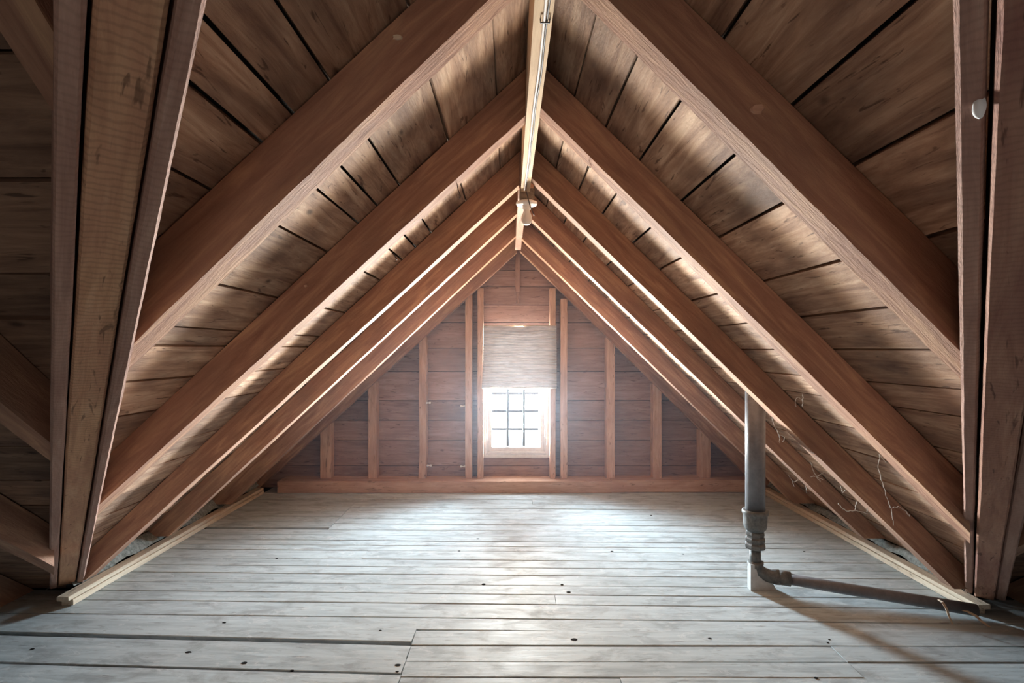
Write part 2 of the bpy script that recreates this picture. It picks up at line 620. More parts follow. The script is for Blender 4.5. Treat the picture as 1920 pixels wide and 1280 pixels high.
# the same four slopes behind the camera, boards not told apart
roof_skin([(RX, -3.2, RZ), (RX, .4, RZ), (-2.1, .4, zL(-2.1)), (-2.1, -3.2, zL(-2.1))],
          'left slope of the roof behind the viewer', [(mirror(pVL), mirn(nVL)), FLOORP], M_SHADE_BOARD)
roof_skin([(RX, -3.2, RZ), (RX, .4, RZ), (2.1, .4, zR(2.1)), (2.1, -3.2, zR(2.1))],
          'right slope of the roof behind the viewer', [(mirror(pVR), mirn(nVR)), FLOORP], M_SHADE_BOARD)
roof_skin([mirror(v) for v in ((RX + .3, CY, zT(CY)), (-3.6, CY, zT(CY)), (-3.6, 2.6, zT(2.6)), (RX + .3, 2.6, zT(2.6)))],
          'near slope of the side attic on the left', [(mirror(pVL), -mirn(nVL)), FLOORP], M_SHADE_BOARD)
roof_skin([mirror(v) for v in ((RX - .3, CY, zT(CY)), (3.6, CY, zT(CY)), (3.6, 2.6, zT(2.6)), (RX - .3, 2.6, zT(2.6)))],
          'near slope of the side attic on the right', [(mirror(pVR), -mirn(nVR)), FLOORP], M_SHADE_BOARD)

jl = [slope_s('L', *p) for p in ((925, 34), (806, 141), (689, 256), (640, 312), (590, 351), (517, 421), (400, 532), (325, 613), (282, 648), (231, 717), (250, 776), (332, 827))]
jl = [RX] + jl
while jl[-1] > -2.0:
    jl.append(jl[-1] - 0.115)
jr = [slope_s('R', *p) for p in ((1118, 20), (1197, 96), (1280, 181), (1385, 284), (1478, 376), (1584, 486), (1673, 575), (1758, 655), (1797, 730), (1797, 781))]
jr = [RX] + jr
while jr[-1] < 2.0:
    jr.append(jr[-1] + 0.125)
FLOORT = (Vector((0, 0, 0.0)), Vector((0, 0, -1)))
for a, b in zip(jl, jl[1:]):
    sheath(cl, 'L', a, b, 0.0, WL_END, [(pVL, nVL), FLOORT])
for a, b in zip(jr, jr[1:]):
    sheath(cr, 'R', a, b, 0.0, WL_END, [(pVR, nVR), FLOORT])

# boards of the cross roof, level lines beyond the valley rafters
jt = [CY, .27, .42, .56, .70, .844, .993, 1.082, 1.25, 1.36, 1.47, 1.625, 1.76, 1.90, 2.03, 2.18, 2.31, 2.43]
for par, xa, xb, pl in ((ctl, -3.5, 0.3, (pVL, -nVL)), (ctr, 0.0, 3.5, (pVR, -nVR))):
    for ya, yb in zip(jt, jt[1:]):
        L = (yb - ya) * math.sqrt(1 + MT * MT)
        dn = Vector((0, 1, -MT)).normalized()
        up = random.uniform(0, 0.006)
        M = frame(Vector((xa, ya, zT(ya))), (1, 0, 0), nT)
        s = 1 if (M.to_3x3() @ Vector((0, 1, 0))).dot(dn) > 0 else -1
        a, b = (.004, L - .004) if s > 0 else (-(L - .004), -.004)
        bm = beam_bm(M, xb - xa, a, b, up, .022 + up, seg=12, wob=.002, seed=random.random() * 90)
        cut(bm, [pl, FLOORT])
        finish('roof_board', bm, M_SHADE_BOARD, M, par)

# ---------------------------------------------------------------- rafters
TKN = 0.065


def rafter(side, D, p0, p1, label, group, jack=False, th=TKN, notch=None):
    """near lower edge runs through photo pixels p0, p1 at depth D"""
    a, b = P(*p0, D), P(*p1, D)
    m = (b.z - a.z) / (b.x - a.x)
    xr = 0.0705 + (-0.012 if side == 'L' else 0.012)
    top = Vector((xr, D, a.z + m * (xr - a.x)))
    sgn = -1 if side == 'L' else 1
    if jack:
        xe = (vL(D) - 0.055) if side == 'L' else (vR(D) + 0.055)
    else:
        xe = b.x + (0.0 - b.z) / m
    ex = Vector((sgn, 0, m * sgn)).normalized()
    nn = Vector((-ex.z, 0, ex.x))
    if nn.z < 0:
        nn = -nn
    M = frame(top, ex, nn)
    yy = M.to_3x3() @ Vector((0, 1, 0))
    y0, y1 = (0, th) if yy.y > 0 else (-th, 0)
    L = abs(xe - xr) / abs(ex.x) + 0.15
    bm = beam_bm(M, L, y0, y1, 0, 0.16, seg=46, wob=0.0028, x0=-0.15, seed=random.random() * 90)
    zf = zL if side == 'L' else zR
    pn = nL if side == 'L' else nR
    planes = [(Vector((0, 0, zf(0) - 0.001)), pn), (Vector((xr, 0, 0)), Vector((-sgn, 0, 0)))]
    if D < 2.6:
        planes.append((pVL - nVL * .045, nVL) if side == 'L' else (pVR - nVR * .045, nVR))
    planes.append((Vector((0, 0, {'L': .07, 'R': .09}[side] if 2 < D < 4 else 0.0)), Vector((0, 0, -1))))
    cut(bm, planes)
    o = finish('rafter', bm, M_RAFTER, M)
    tag(o, label, 'rafter', group)
    return o


LR = [(1.03, (918, 0), (260, 635), 1), (1.69, (985, 218), (184, 949), 1), (2.38, (975, 345), (237, 1017), 0),
      (2.94, (969, 401), (400, 927), 0), (3.55, (964, 445), (515, 867), 0), (4.12, (964, 477), (622, 790), 0)]
RR = [(.98, (1142, 0), (1797, 655), 1), (1.61, (1018, 206), (1802, 982), 1), (2.25, (1004, 340), (1560, 881), 0),
      (2.85, (999, 413), (1609, 998), 0), (3.50, (980, 448), (1473, 927), 0), (4.12, (975, 470), (1316, 807), 0)]
ordl = ['nearest rafter on the left slope, broad dark face crossing the top left',
        'second rafter from the viewer on the left slope, ends on the valley rafter',
        'third rafter on the left slope, landing at the near end of the left kerb',
        'fourth rafter on the left slope, landing halfway along the left kerb',
        'fifth rafter on the left slope, with whitish flecks along its lower edge',
        'last left rafter, flush with the gable boards and carrying the stud tops']
ordr = ['nearest rafter on the right slope, with a pale round scar on its face',
        'second rafter from the viewer on the right slope, ends on the valley rafter',
        'third rafter on the right slope, crossing in front of the iron pipe top',
        'fourth rafter on the right slope, passing just behind the iron pipe',
        'fifth rafter on the right slope, reaching down behind the iron pipe',
        'last right rafter, flush with the gable boards above the right studs']
for (D, a, b, j), lab in zip(LR, ordl):
    rafter('L', D, a, b, lab, 'rafters of the left slope', j)
for (D, a, b, j), lab in zip(RR, ordr):
    rafter('R', D, a, b, lab, 'rafters of the right slope', j)

# jack rafters of the cross roof, running from the valleys down and away
def cross_jack(x, side, label):
    zj = lambda y: EYE + 0.725 - MT * (y - CY)
    yv = (1.03 + (x + 0.731) / -0.864) if side == 'L' else (0.98 + (x - 0.829) / 0.86)
    ex = Vector((0, -1, MT)).normalized()          # upwards towards the cross ridge
    ye = 2.435
    yv = min(yv - 0.03, ye)
    start = Vector((x, yv, zj(yv)))
    M = frame(start, ex, nT)
    bm = beam_bm(M, (yv - CY) * math.sqrt(1 + MT * MT) + .05, -.028, .028, 0, .16, seg=20, wob=.0025, x0=-0.08, seed=random.random() * 90)
    cut(bm, [(Vector((0, CY, zT(CY) - .001)), nT), (Vector((0, CY, 0)), Vector((0, -1, 0))), (Vector((0, 0, 0)), Vector((0, 0, -1))),
             (pVL + nVL * .045, -nVL) if side == 'L' else (pVR + nVR * .045, -nVR)])
    tag(finish('jack_rafter', bm, M_RAFTER, M), label, 'rafter', 'jack rafters of the side attics')


cross_jack(-0.527, 'L', 'jack rafter at the top left corner, meeting the left valley rafter high up')
cross_jack(-1.095, 'L', 'middle jack rafter in the dark left attic, behind the valley rafter')
cross_jack(-1.64, 'L', 'lowest jack rafter in the dark left attic, near the floor')
cross_jack(-2.2, 'L', 'jack rafter in the left side attic standing clear of the valley rafter')
cross_jack(0.60, 'R', 'jack rafter high beside the right valley rafter')
cross_jack(1.15, 'R', 'middle jack rafter beside the right valley rafter')
cross_jack(1.69, 'R', 'lowest jack rafter in the dark right attic, beside the right valley foot')
cross_jack(2.25, 'R', 'jack rafter in the right side attic standing clear of the valley rafter')


# ---------------------------------------------------------------- valley rafters, three planks each
def valley(side, strips, label):
    d = VLdir if side == 'L' else VRdir
    f = vL if side == 'L' else vR
    sg = -1 if side == 'L' else 1
    ytop, ybot = 0.30, 2.42
    zt = (EYE - 0.0155 - 0.745 * (ytop - 1.03)) if side == 'L' else (EYE - .025 - .771 * (ytop - .98))
    o = Vector((f(ytop), ytop, zt))
    plan = Vector((d.x, d.y, 0)).normalized()
    side_n = Vector((sg * plan.y, -abs(plan.x), 0)).normalized()   # horizontal, towards the cross roof
    up = side_n.cross(d)
    if up.z < 0:
        up = -up
    M = frame(o, d, up)
    s = 1 if (M.to_3x3() @ Vector((0, 1, 0))).dot(side_n) > 0 else -1
    L = (ybot - ytop) / d.y
    zend = 0.048
    root = empty('valley_rafter', (f(2.3), 2.3, 0.05))
    tag(root, label, 'rafter')
    for (a, b, drop, mat, nm) in strips:
        y0, y1 = (a, b) if s > 0 else (-b, -a)
        bm = beam_bm(M, L + .1, y0, y1, -drop, .13, seg=90, wob=.0016, chamfer=.0045, seed=random.random() * 90)
        cut(bm, [(Vector((0, 0, zend)), Vector((0, 0, -1)))])
        finish('plank', bm, mat, M, root)
    return root


valley('L', [(0, .0235, .004, M_VALLEY2, ''), (.0285, .088, -.004, M_VALLEY, ''), (.092, .117, .003, M_VALLEY2, '')],
       'left valley rafter of three planks, coming down to the near end of the left kerb')
valley('R', [(0, .026, .0, M_VALLEY2, ''), (.031, .094, .011, M_VALLEY3, ''), (.097, .130, -.003, M_VALLEY2, '')],
       'right valley rafter of three planks, coming down to the near end of the right kerb')

# ---------------------------------------------------------------- ridge boards
def ridge(x0, x1, y0, y1, z0, mat, label):
    M = frame(Vector(((x0 + x1) / 2, y0, z0)), (0, 1, 0), (0, 0, 1))
    h = (x1 - x0) / 2
    bm = beam_bm(M, y1 - y0, -h, h, 0, zL(RX) - z0 - 0.02 if z0 < 1.9 else .05, seg=40, wob=.0012, seed=random.random() * 50)
    tag(finish('ridge_board', bm, mat, M), label, 'ridge board', 'boards under the ridge')


ridge(.051, .091, .05, 2.37, EYE + .70, M_RIDGE, 'pale ridge board over the viewer, carrying the cable and the lamp')
ridge(.043, .085, 2.375, 3.95, EYE + .735, M_WALL, 'reddish ridge board behind the lamp, running to the gable')

# ---------------------------------------------------------------- gable wall
WD = WALL_D
px2x = lambda px, D=WD: (px - VPX) * D / 1000
py2z = lambda py, D=WD: EYE - (py - VPY) * D / 1000
wall = finish('wall_back', box_bm(-2.2, px2x(908), WD + .024, WD + .09, -.02, 2.05), M_DARK)
bm = bmesh.new()
bm.from_mesh(wall.data)
x0w, x1w = px2x(908), px2x(1027)
z0w, z1w = py2z(853), py2z(628)
box_bm(x1w, 2.2, WD + .024, WD + .09, -.02, 2.05, bm)
box_bm(x0w, x1w, WD + .024, WD + .09, -.02, z0w, bm)
box_bm(x0w, x1w, WD + .024, WD + .09, z1w, 2.05, bm)
cut(bm, [(Vector((0, 0, zL(0) + .02)), nL), (Vector((0, 0, zR(0) + .02)), nR)])
bm.to_mesh(wall.data)
bm.free()
tag(wall, 'boarded gable wall at the far end, around the little window', kind='structure')
joints = [390, 432, 470, 506, 537, 571, 604, 652, 696, 750, 787, 825, 872, 918]
for pa, pb in zip(joints, joints[1:]):
    zt, zb = py2z(pa), py2z(pb)
    segs = [(-2.2, 2.2, zb, zt)]
    if zb < z1w - .01 and zt > z0w + .01:
        segs = [(-2.2, x0w, zb, zt), (x1w, 2.2, zb, zt)]
        if zb < z0w:
            segs.append((x0w, x1w, zb, z0w))
        if zt > z1w:
            segs.append((x0w, x1w, z1w, zt))
    for xa, xb, zb, zt in segs:
        M = frame(Vector((xa, WD, zb)), (1, 0, 0), (0, -1, 0))      # local z faces the room
        yy = (M.to_3x3() @ Vector((0, 1, 0))).z
        hgt = zt - zb - .005
        y0, y1 = (0, hgt) if yy > 0 else (-hgt, 0)
        pr = random.uniform(0, .004)
        bm = beam_bm(M, xb - xa, y0, y1, -.022, pr, seg=12, wob=.0012, seed=random.random() * 60)
        cut(bm, [(Vector((0, 0, zL(0))), nL), (Vector((0, 0, zR(0))), nR), (Vector((0, 0, z0w)), Vector((0, 0, -1))) if False else FLOORT])
        if len(bm.faces) > 3:
            finish('wall_board', bm, M_WALL, M, wall)
        else:
            bm.free()

# plain end walls of the parts behind the viewer
for nm, x0, x1, y0, y1, lab in (('wall_left', -3.66, -3.6, -2.4, 2.7, 'end wall of the left side attic'), ('wall_right', 3.6, 3.66, -2.4, 2.7, 'end wall of the right side attic'),
                                ('wall_front', -2.2, 2.2, -3.26, -3.2, 'gable wall behind the viewer')):
    tag(finish(nm, box_bm(x0, x1, y0, y1, -.1, 2.05), M_WALL), lab, kind='structure')

# studs
SD = 4.17


def stud(xa, xb, ytop, label, mat=M_STUD, bow=0.0, depth=.085, ztop=None, ybot=897, D=SD, group='studs of the gable wall'):
    """photo pixels of the front face: left and right edge, top"""
    X0, X1 = (xa - VPX) * D / 1000, (xb - VPX) * D / 1000
    Z0, Z1 = 0.09, (EYE - (ytop - VPY) * D / 1000)
    if ybot != 897:
        Z0 = EYE - (ybot - VPY) * D / 1000
    M = frame(Vector(((X0 + X1) / 2, D, Z0)), (0, 0, 1), (0, -1, 0))
    h = (X1 - X0) / 2
    bm = beam_bm(M, Z1 - Z0 + .16, -h, h, -depth, 0, seg=18, wob=.002, seed=random.random() * 60, chamfer=.003)
    if bow:
        for v in bm.verts:
            t = (v.co.z - Z0) / (Z1 - Z0)
            v.co.x += bow * (math.sin(math.pi * min(1, max(0, t))) + .5 * math.sin(9 * t))
    if ytop > 560:
        # cut to the slope of the last rafter
        pl, pr = LR[5], RR[5]
        if X0 < 0:
            a, b = P(*pl[1], 4.12), P(*pl[2], 4.12)
            n = Vector((-(b.z - a.z), 0, (b.x - a.x)))
        else:
            a, b = P(*pr[1], 4.12), P(*pr[2], 4.12)
            n = Vector((-(b.z - a.z), 0, (b.x - a.x)))
        if n.z < 0:
            n = -n
        cut(bm, [(b, n.normalized())])
    else:
        cut(bm, [(Vector((0, 0, Z1)), Vector((0, 0, 1)))])
    o = finish('stud', bm, mat, M)
    tag(o, label, 'stud', group)
    return o


stud(600, 620, 800, 'shortest stud at the far left end of the gable wall')
stud(690, 706, 725, 'second stud from the left on the gable wall')
stud(784, 798, 630, 'crooked third stud from the left, with a knot low down', bow=.008)
stud(872, 885, 566, 'tall stud left of the window, outer one of the pair')
stud(895, 906, 540, 'tall stud left of the window, half hidden by the shade')
stud(1031, 1042, 540, 'tall stud right of the window, half hidden by the shade')
stud(1051, 1064, 560, 'tall stud right of the window, outer one of the pair')
stud(1137, 1153, 634, 'third stud from the right on the gable wall')
stud(1225, 1241, 716, 'second stud from the right on the gable wall')
stud(1313, 1333, 805, 'shortest stud at the far right end of the gable wall')
# short upright under the ridge
stud(966, 975, 450, 'thin dark post under the ridge on the gable wall', M_WALL, ybot=546, D=4.2, depth=.03)
stud(968, 973, 544, 'short reddish batten below the ridge post', M_WALL, ybot=568, D=4.215, depth=.02)

# sole plates at the foot of the gable
def plate(name, xa, xb, y0, y1, z0, z1, mat, label, cat, group=None, seg=20, grain='x'):
    M = frame(Vector((xa, (y0 + y1) / 2, z0)), (1, 0, 0), (0, 0, 1))
    h = (y1 - y0) / 2
    bm = beam_bm(M, xb - xa, -h, h, 0, z1 - z0, seg=seg, wob=.0022, seed=random.random() * 60, chamfer=.003)
    return tag(finish(name, bm, mat, M), label, cat, group)


plate('sole_plate', px2x(520, 4.08), px2x(1147, 4.08), 4.08, 4.255, .002, .092, M_STUD, 'long reddish sole plate under the window and left studs', 'sole plate', 'sole plates of the gable wall')
plate('sole_plate', px2x(1147.5, 4.08), px2x(1420, 4.1), 4.10, 4.255, .002, .096, M_STUD, 'shorter sole plate under the right studs', 'sole plate', 'sole plates of the gable wall')

# ---------------------------------------------------------------- window
win = empty('window_1', (px2x(967), WD, py2z(857)))
tag(win, 'small white window with black bars in the gable wall', kind='structure')
X = px2x


def frm(x0, x1, z0, z1, wdt, y0, y1, name, mat, parent, bot=None):
    bot = bot or wdt
    bm = box_bm(x0, x0 + wdt, y0, y1, z0, z1)
    box_bm(x1 - wdt, x1, y0, y1, z0, z1, bm)
    box_bm(x0 + wdt, x1 - wdt, y0, y1, z1 - wdt, z1, bm)
    box_bm(x0 + wdt, x1 - wdt, y0, y1, z0, z0 + bot, bm)
    return finish(name, bm, mat, None, parent)


frm(X(905), X(1030), py2z(857), py2z(622), .026, WD - .018, WD + .06, 'window_casing', M_SASH, win)
frm(X(911.2), X(1024), py2z(849.5), py2z(628), .012, WD - .008, WD + .05, 'window_stop', M_SASH, win)
lower = frm(X(914), X(1021.5), py2z(846.5), py2z(631), .034, WD + .012, WD + .045, 'sash', M_SASH, win)
xs = [X(922.5), X(952), X(982.5), X(1011)]
zs = [py2z(839), py2z(805), py2z(771), py2z(738), py2z(705), py2z(672), py2z(639)]
for x in xs[1:3]:
    M = frame(Vector((x, WD + .028, zs[0] + .008)), (0, 0, 1), (0, -1, 0))
    bm = beam_bm(M, zs[-1] - zs[0] - .008, -.0095, .0095, -.008, .004, seg=16, wob=.0012, seed=x * 50)
    finish('window_bar', bm, M_BAR, None, win)
for z in zs[1:-1]:
    M = frame(Vector((xs[0] - .002, WD + .028, z)), (1, 0, 0), (0, -1, 0))
    bm = beam_bm(M, xs[-1] - xs[0] - .004, -.0085, .0085, -.006, .006, seg=12, wob=.0012, seed=z * 50)
    finish('window_bar', bm, M_BAR, None, win)
for k in range(3):
    for j in range(6):
        bm = box_bm(xs[k] + .004, xs[k + 1] - .004, WD + .036, WD + .039, zs[j] + .004, zs[j + 1] - .004)
        finish('pane', bm, M_PANE, None, win)

# crinkled paper shade, pulled halfway
bm = bmesh.new()
SDp = 4.15
nx, nz = 30, 150
grid = []
for i in range(nz + 1):
    t = i / nz
    row = []
    for j in range(nx + 1):
        s = j / nx
        left = 906.5 - 3.2 * t ** 2
        right = 1043.5 + .8 * t
        px = left + (right - left) * s
        py = 611 + 117 * t + 1.6 * noise.noise(Vector((s * 3, t * 2, 4)))
        dd = .006 * math.sin(t * 2 * math.pi * 23 + 1.8 * noise.noise(Vector((s * 2.5, t * 5, 0)))) + .01 * noise.noise(Vector((s * 2, t * 26, 7)))
        p = P(px, py, SDp)
        p.y = SDp + dd + .012 * t
        row.append(bm.verts.new(p))
    grid.append(row)
for i in range(nz):
    for j in range(nx):
        bm.faces.new((grid[i][j], grid[i][j + 1], grid[i + 1][j + 1], grid[i + 1][j]))
ctr = P(975, 620, SDp)
shade = empty('window_shade', ctr)
tag(shade, 'crinkled whitish paper shade hanging over the top of the window', 'window shade')
o = finish('paper', bm, M_SHADE, Matrix.Translation(ctr), shade, True)
sol = o.modifiers.new('thickness', 'SOLIDIFY')
sol.thickness = .0012
bm = tube_bm([P(907, 611.5, SDp + .012), P(975, 610.5, SDp + .012), P(1043, 611.5, SDp + .012)], .006, 8)
finish('head_rail', bm, M_PALE, None, shade)
bm = tube_bm([P(904.5, 727, SDp + .016), P(975, 727.5, SDp + .016), P(1043.5, 727, SDp + .016)], .005, 8)
finish('bottom_rail', bm, M_SASH, None, shade)

# white porcelain knobs on the studs
for px, py, lab, s in ((803, 755, 'upper white knob on the crooked stud', 1), (868, 761, 'upper white knob on the tall stud left of the window', -1),
                       (805, 872.5, 'lower white knob on the crooked stud', 1), (868, 874, 'lower white knob on the tall stud left of the window', -1)):
    c = P(px, py, 4.2)
    bm = tube_bm([c + Vector((-.022, 0, 0)), c + Vector((-.010, 0, 0)), c + Vector((-.008, 0, 0)), c + Vector((.006, 0, 0)), c + Vector((.008, 0, 0)), c + Vector((.02, 0, 0))],
                 [.008, .009, .005, .005, .009, .008] if s > 0 else [.008, .009, .005, .005, .009, .008], 12)
    tag(finish('wire_knob', bm, M_CERAM, Matrix.Translation(c), None, True), lab, 'knob', 'porcelain wire knobs on the studs')

# ---------------------------------------------------------------- kerbs along the eaves
def kerb(x_in, s, label):
    yN, yF = (2.27, 4.07) if s < 0 else (2.20, 4.07)
    root = empty('eaves_kerb', (x_in, yN, 0))
    tag(root, label, 'kerb')
    def strip(nm, a, b, z0, z1, ya, yb, mat):
        xa, xb = sorted((x_in + s * a, x_in + s * b))
        M = frame(Vector(((xa + xb) / 2, ya, z0)), (0, 1, 0), (0, 0, 1))
        h = (xb - xa) / 2
        bm = beam_bm(M, yb - ya, -h, h, 0, z1 - z0, seg=26, wob=.0016, seed=random.random() * 40, chamfer=.002)
        finish(nm, bm, mat, M, root)
    strip('bottom_board', 0, .05, .0015, .026, yN + .02, yF, M_PALE)
    strip('top_board', .004, .055, .028, .047, yN, yF, M_PALE)


kerb(-1.872, -1, 'pale kerb boards along the left edge of the floor')
kerb(1.93, 1, 'pale kerb boards along the right edge of the floor')

# splinters at the near end of the right kerb, hanging over the pipe
def splinter(parent, pts, w_, name):
    bm = bmesh.new()
    prev = None
    for k, p in enumerate(pts):
        ww = w_ * (.5 + .6 * math.sin(math.pi * (k + .6) / len(pts))) * random.uniform(.8, 1.2)
        r = [bm.verts.new(p + v) for v in (Vector((-ww, -.001, 0)), Vector((ww, -.002, .001)), Vector((ww, .003, .003)), Vector((-ww, .003, .002)))]
        if prev:
            for i in range(4):
                bm.faces.new((prev[i], prev[(i + 1) % 4], r[(i + 1) % 4], r[i]))
        else:
            bm.faces.new(r[::-1])
        prev = r
    bm.faces.new(prev)
    finish(name, bm, M_PALE, None, parent)


sp_root = empty('torn_wood_strip', P(1790, 1150, 2.15))
tag(sp_root, 'torn pale wood strip at the near end of the right kerb, hanging over the pipe', 'wood strip')
splinter(sp_root, [P(1760, 1125, 2.20), P(1768, 1130, 2.165), P(1775, 1142, 2.145), P(1779, 1155, 2.135), P(1786, 1170, 2.125)], .004, 'splinter')
splinter(sp_root, [P(1786, 1133, 2.21), P(1800, 1143, 2.19), P(1815, 1147, 2.17), P(1830, 1155, 2.15), P(1842, 1166, 2.125), P(1856, 1176, 2.10)], .007, 'splinter')

# ---------------------------------------------------------------- vent pipe
PX, PY = 1.134, 2.46
root = empty('vent_pipe', (PX, PY, 0))
tag(root, 'grey iron vent pipe rising from the floor through the right roof slope', 'pipe')
zp = lambda py: EYE - (py - VPY) * PY / 1000
rp = lambda wpx: wpx * PY / 2000
ztop = zR(PX) + .02
finish('stack', lathe_bm(PX, PY, [(rp(35), zp(962)), (rp(35), ztop)], 36), M_IRON, None, root, True)
finish('hub', lathe_bm(PX, PY, [(rp(26), zp(996)), (rp(38), zp(990)), (rp(41), zp(984)), (rp(42), zp(972)), (rp(42.5), zp(964)), (rp(46), zp(962)), (rp(46.5), zp(958)), (rp(45), zp(955.5)), (rp(38), zp(955))], 36), M_IRON2, None, root, True)
cup = [(rp(20), zp(1029)), (rp(34), zp(1027)), (rp(37), zp(1024)), (rp(37), zp(1019)), (rp(32), zp(1017)), (rp(32), zp(1015)), (rp(36), zp(1012)),
       (rp(36), zp(1008)), (rp(31), zp(1006)), (rp(31), zp(1003)), (rp(34), zp(1000)), (rp(33), zp(996)), (rp(25), zp(993)), (rp(24), zp(990))]
finish('coupling', lathe_bm(PX, PY, cup, 8), M_IRON2, None, root)
finish('nipple', lathe_bm(PX, PY, [(rp(20), zp(1062)), (rp(20), zp(1026))], 24), M_IRON2, None, root, True)
# elbow
A = Vector((1.115 + .022, PY, zp(1052)))
E1 = Vector((1.915, 2.185, .032))
C = Vector((PX + .002, PY, .058))
dirp = (E1 - Vector((PX + .09, PY - .03, .066))).normalized()
pts, rad = [], []
B = Vector((PX + .095, PY - .033, .064))
for k in range(11):
    t = k / 10
    q = (1 - t) ** 2 * A + 2 * (1 - t) * t * C + t * t * B
    pts.append(q)
    rad.append(.0285 if 1 < k < 9 else .033)
bm = tube_bm(pts, rad, 20)
finish('elbow', bm, M_IRON2, None, root, True)
bm = lathe_bm(PX, PY, [(rp(27), zp(1062)), (rp(28), zp(1060)), (rp(28), zp(1054)), (rp(26), zp(1052))], 20)
finish('elbow_collar', bm, M_IRON2, None, root, True)
# foot under the elbow: a bracket standing on the boards
bm = bmesh.new()
outl = [Vector((PX - .034, 0, .001)), Vector((PX + .085, 0, .001)), Vector((PX + .07, 0, .03)), Vector((PX + .03, 0, .045)), Vector((PX, 0, .07)), Vector((PX - .014, 0, .12)), Vector((PX - .034, 0, .12))]
f0 = [bm.verts.new(v + Vector((0, PY - .03, 0))) for v in outl]
f1 = [bm.verts.new(v + Vector((0, PY + .004, 0))) for v in outl]
bm.faces.new(f0)
bm.faces.new(f1[::-1])
for k in range(len(outl)):
    bm.faces.new((f0[k], f1[k], f1[(k + 1) % len(outl)], f0[(k + 1) % len(outl)]))
tag(finish('support_foot', bm, M_FOOT, None, root), 'pale wedge under the elbow')
hp = [B - dirp * .02 + Vector((0, 0, 0)), B.lerp(E1, .33) + Vector((0, 0, -.002)), B.lerp(E1, .66), E1]
finish('horizontal_run', tube_bm(hp, .0245, 24), M_IRON, None, root, True)
finish('run_socket', tube_bm([B - dirp * .012, B + dirp * .045], .032, 20), M_IRON2, None, root, True)

# ---------------------------------------------------------------- lamp
LD = 2.42
lx = (987.5 - VPX) * LD / 1000
lz = lambda py: EYE - (py - VPY) * LD / 1000
root = empty('ceiling_lamp', (lx, LD, lz(357)))
tag(root, 'bare frosted bulb in a white porcelain holder at the end of the ridge board', 'lamp')
bm = box_bm(lx - .034, lx + .034, LD - .028, LD + .03, lz(377), lz(356))
bmesh.ops.bevel(bm, geom=bm.edges[:], offset=.005, segments=2, affect='EDGES')
finish('junction_box', bm, M_BOX, None, root)
finish('mounting_block', box_bm(lx - .036, lx + .03, LD - .028, LD + .03, lz(356), lz(330)), M_STUD, None, root)
finish('lamp_holder', lathe_bm(lx, LD, [(.014, lz(394)), (.019, lz(392)), (.020, lz(387)), (.030, lz(386)), (.046, lz(384.5)), (.0485, lz(382)), (.048, lz(379.5)), (.036, lz(377.5)), (.030, lz(376))], 32),
       M_CERAM, None, root, True)
bulb = [(.002, lz(422)), (.012, lz(421.3)), (.019, lz(418.6)), (.0235, lz(414.5)), (.025, lz(410)), (.0235, lz(405.5)), (.0195, lz(401.5)), (.0155, lz(397.5)), (.0135, lz(393)), (.0135, lz(389))]
finish('bulb', lathe_bm(lx, LD, bulb, 28), M_BULB, None, root, True)

# cable stapled along the ridge board
zb = EYE + .70 - .004
cab = []
for k in range(40):
    y = .3 + (2.33 - .3) * k / 39
    x = .0735 - .004 * noise.noise(Vector((y * 2.2, 0, 0))) - (.008 * max(0, (y - 1.35)) if y > 1.35 else 0)
    cab.append(Vector((x, y, zb - .0012 * (1 + noise.noise(Vector((y * 7, 3, 0)))))))
o = finish('electric_cable', tube_bm(cab, .0032, 8), M_CABLE, Matrix.Translation(cab[0]), None, True)
tag(o, 'pale cable running along the underside of the ridge board', 'cable')
cab2 = [c + Vector((.0062 + .001 * math.sin(i), 0, .001)) for i, c in enumerate(cab)] + [Vector((.078, 2.36, 1.79)), Vector((.092, 2.375, 1.74)), Vector((.105, 2.38, 1.71)), Vector((.112, 2.39, 1.70))]
o = finish('electric_cable', tube_bm(cab2, .0022, 8), M_CABLE2, Matrix.Translation(cab2[0]), None, True)
tag(o, 'dark wire beside the pale cable, looping down past the lamp box', 'cable')
o = finish('cable_staple', tube_bm([(.066, 1.13, EYE + .700), (.066, 1.13, EYE + .692), (.0855, 1.13, EYE + .692), (.0855, 1.13, EYE + .700)], .0018, 6), M_CABLE2, Matrix.Translation((.076, 1.13, EYE + .69)))
tag(o, 'small dark staple holding the cables to the ridge board', 'staple')

# ---------------------------------------------------------------- insulation beyond the kerbs
for s, x0, lab in ((-1, -1.935, 'grey loose insulation behind the left kerb, between the rafter feet'), (1, 1.99, 'grey loose insulation behind the right kerb, between the rafter feet')):
    bm = bmesh.new()
    ny, nxx = 90, 10
    g = []
    for i in range(ny + 1):
        y = 2.37 + (4.2 - 2.37) * i / ny
        row = []
        for j in range(nxx + 1):
            t = j / nxx
            x = x0 + s * .13 * t
            roof = (zL(x) if s < 0 else zR(x)) - .004
            bump = .045 + .075 * math.sin(min(1, t * 1.6) * math.pi / 2) + .02 * noise.noise(Vector((x * 9, y * 9, 0))) + .008 * noise.noise(Vector((x * 40, y * 40, 2)))
            bump += .03 * max(0, math.sin((y - 2.24) / .57 * math.pi)) * t
            row.append(bm.verts.new((x, y, max(.0, min(bump, roof)))))
        g.append(row)
    for i in range(ny):
        for j in range(nxx):
            bm.faces.new((g[i][j], g[i + 1][j], g[i + 1][j + 1], g[i][j + 1]))
    o = finish('insulation', bm, M_INSUL, None, None, True)
    tag(o, lab, 'insulation', kind='stuff')


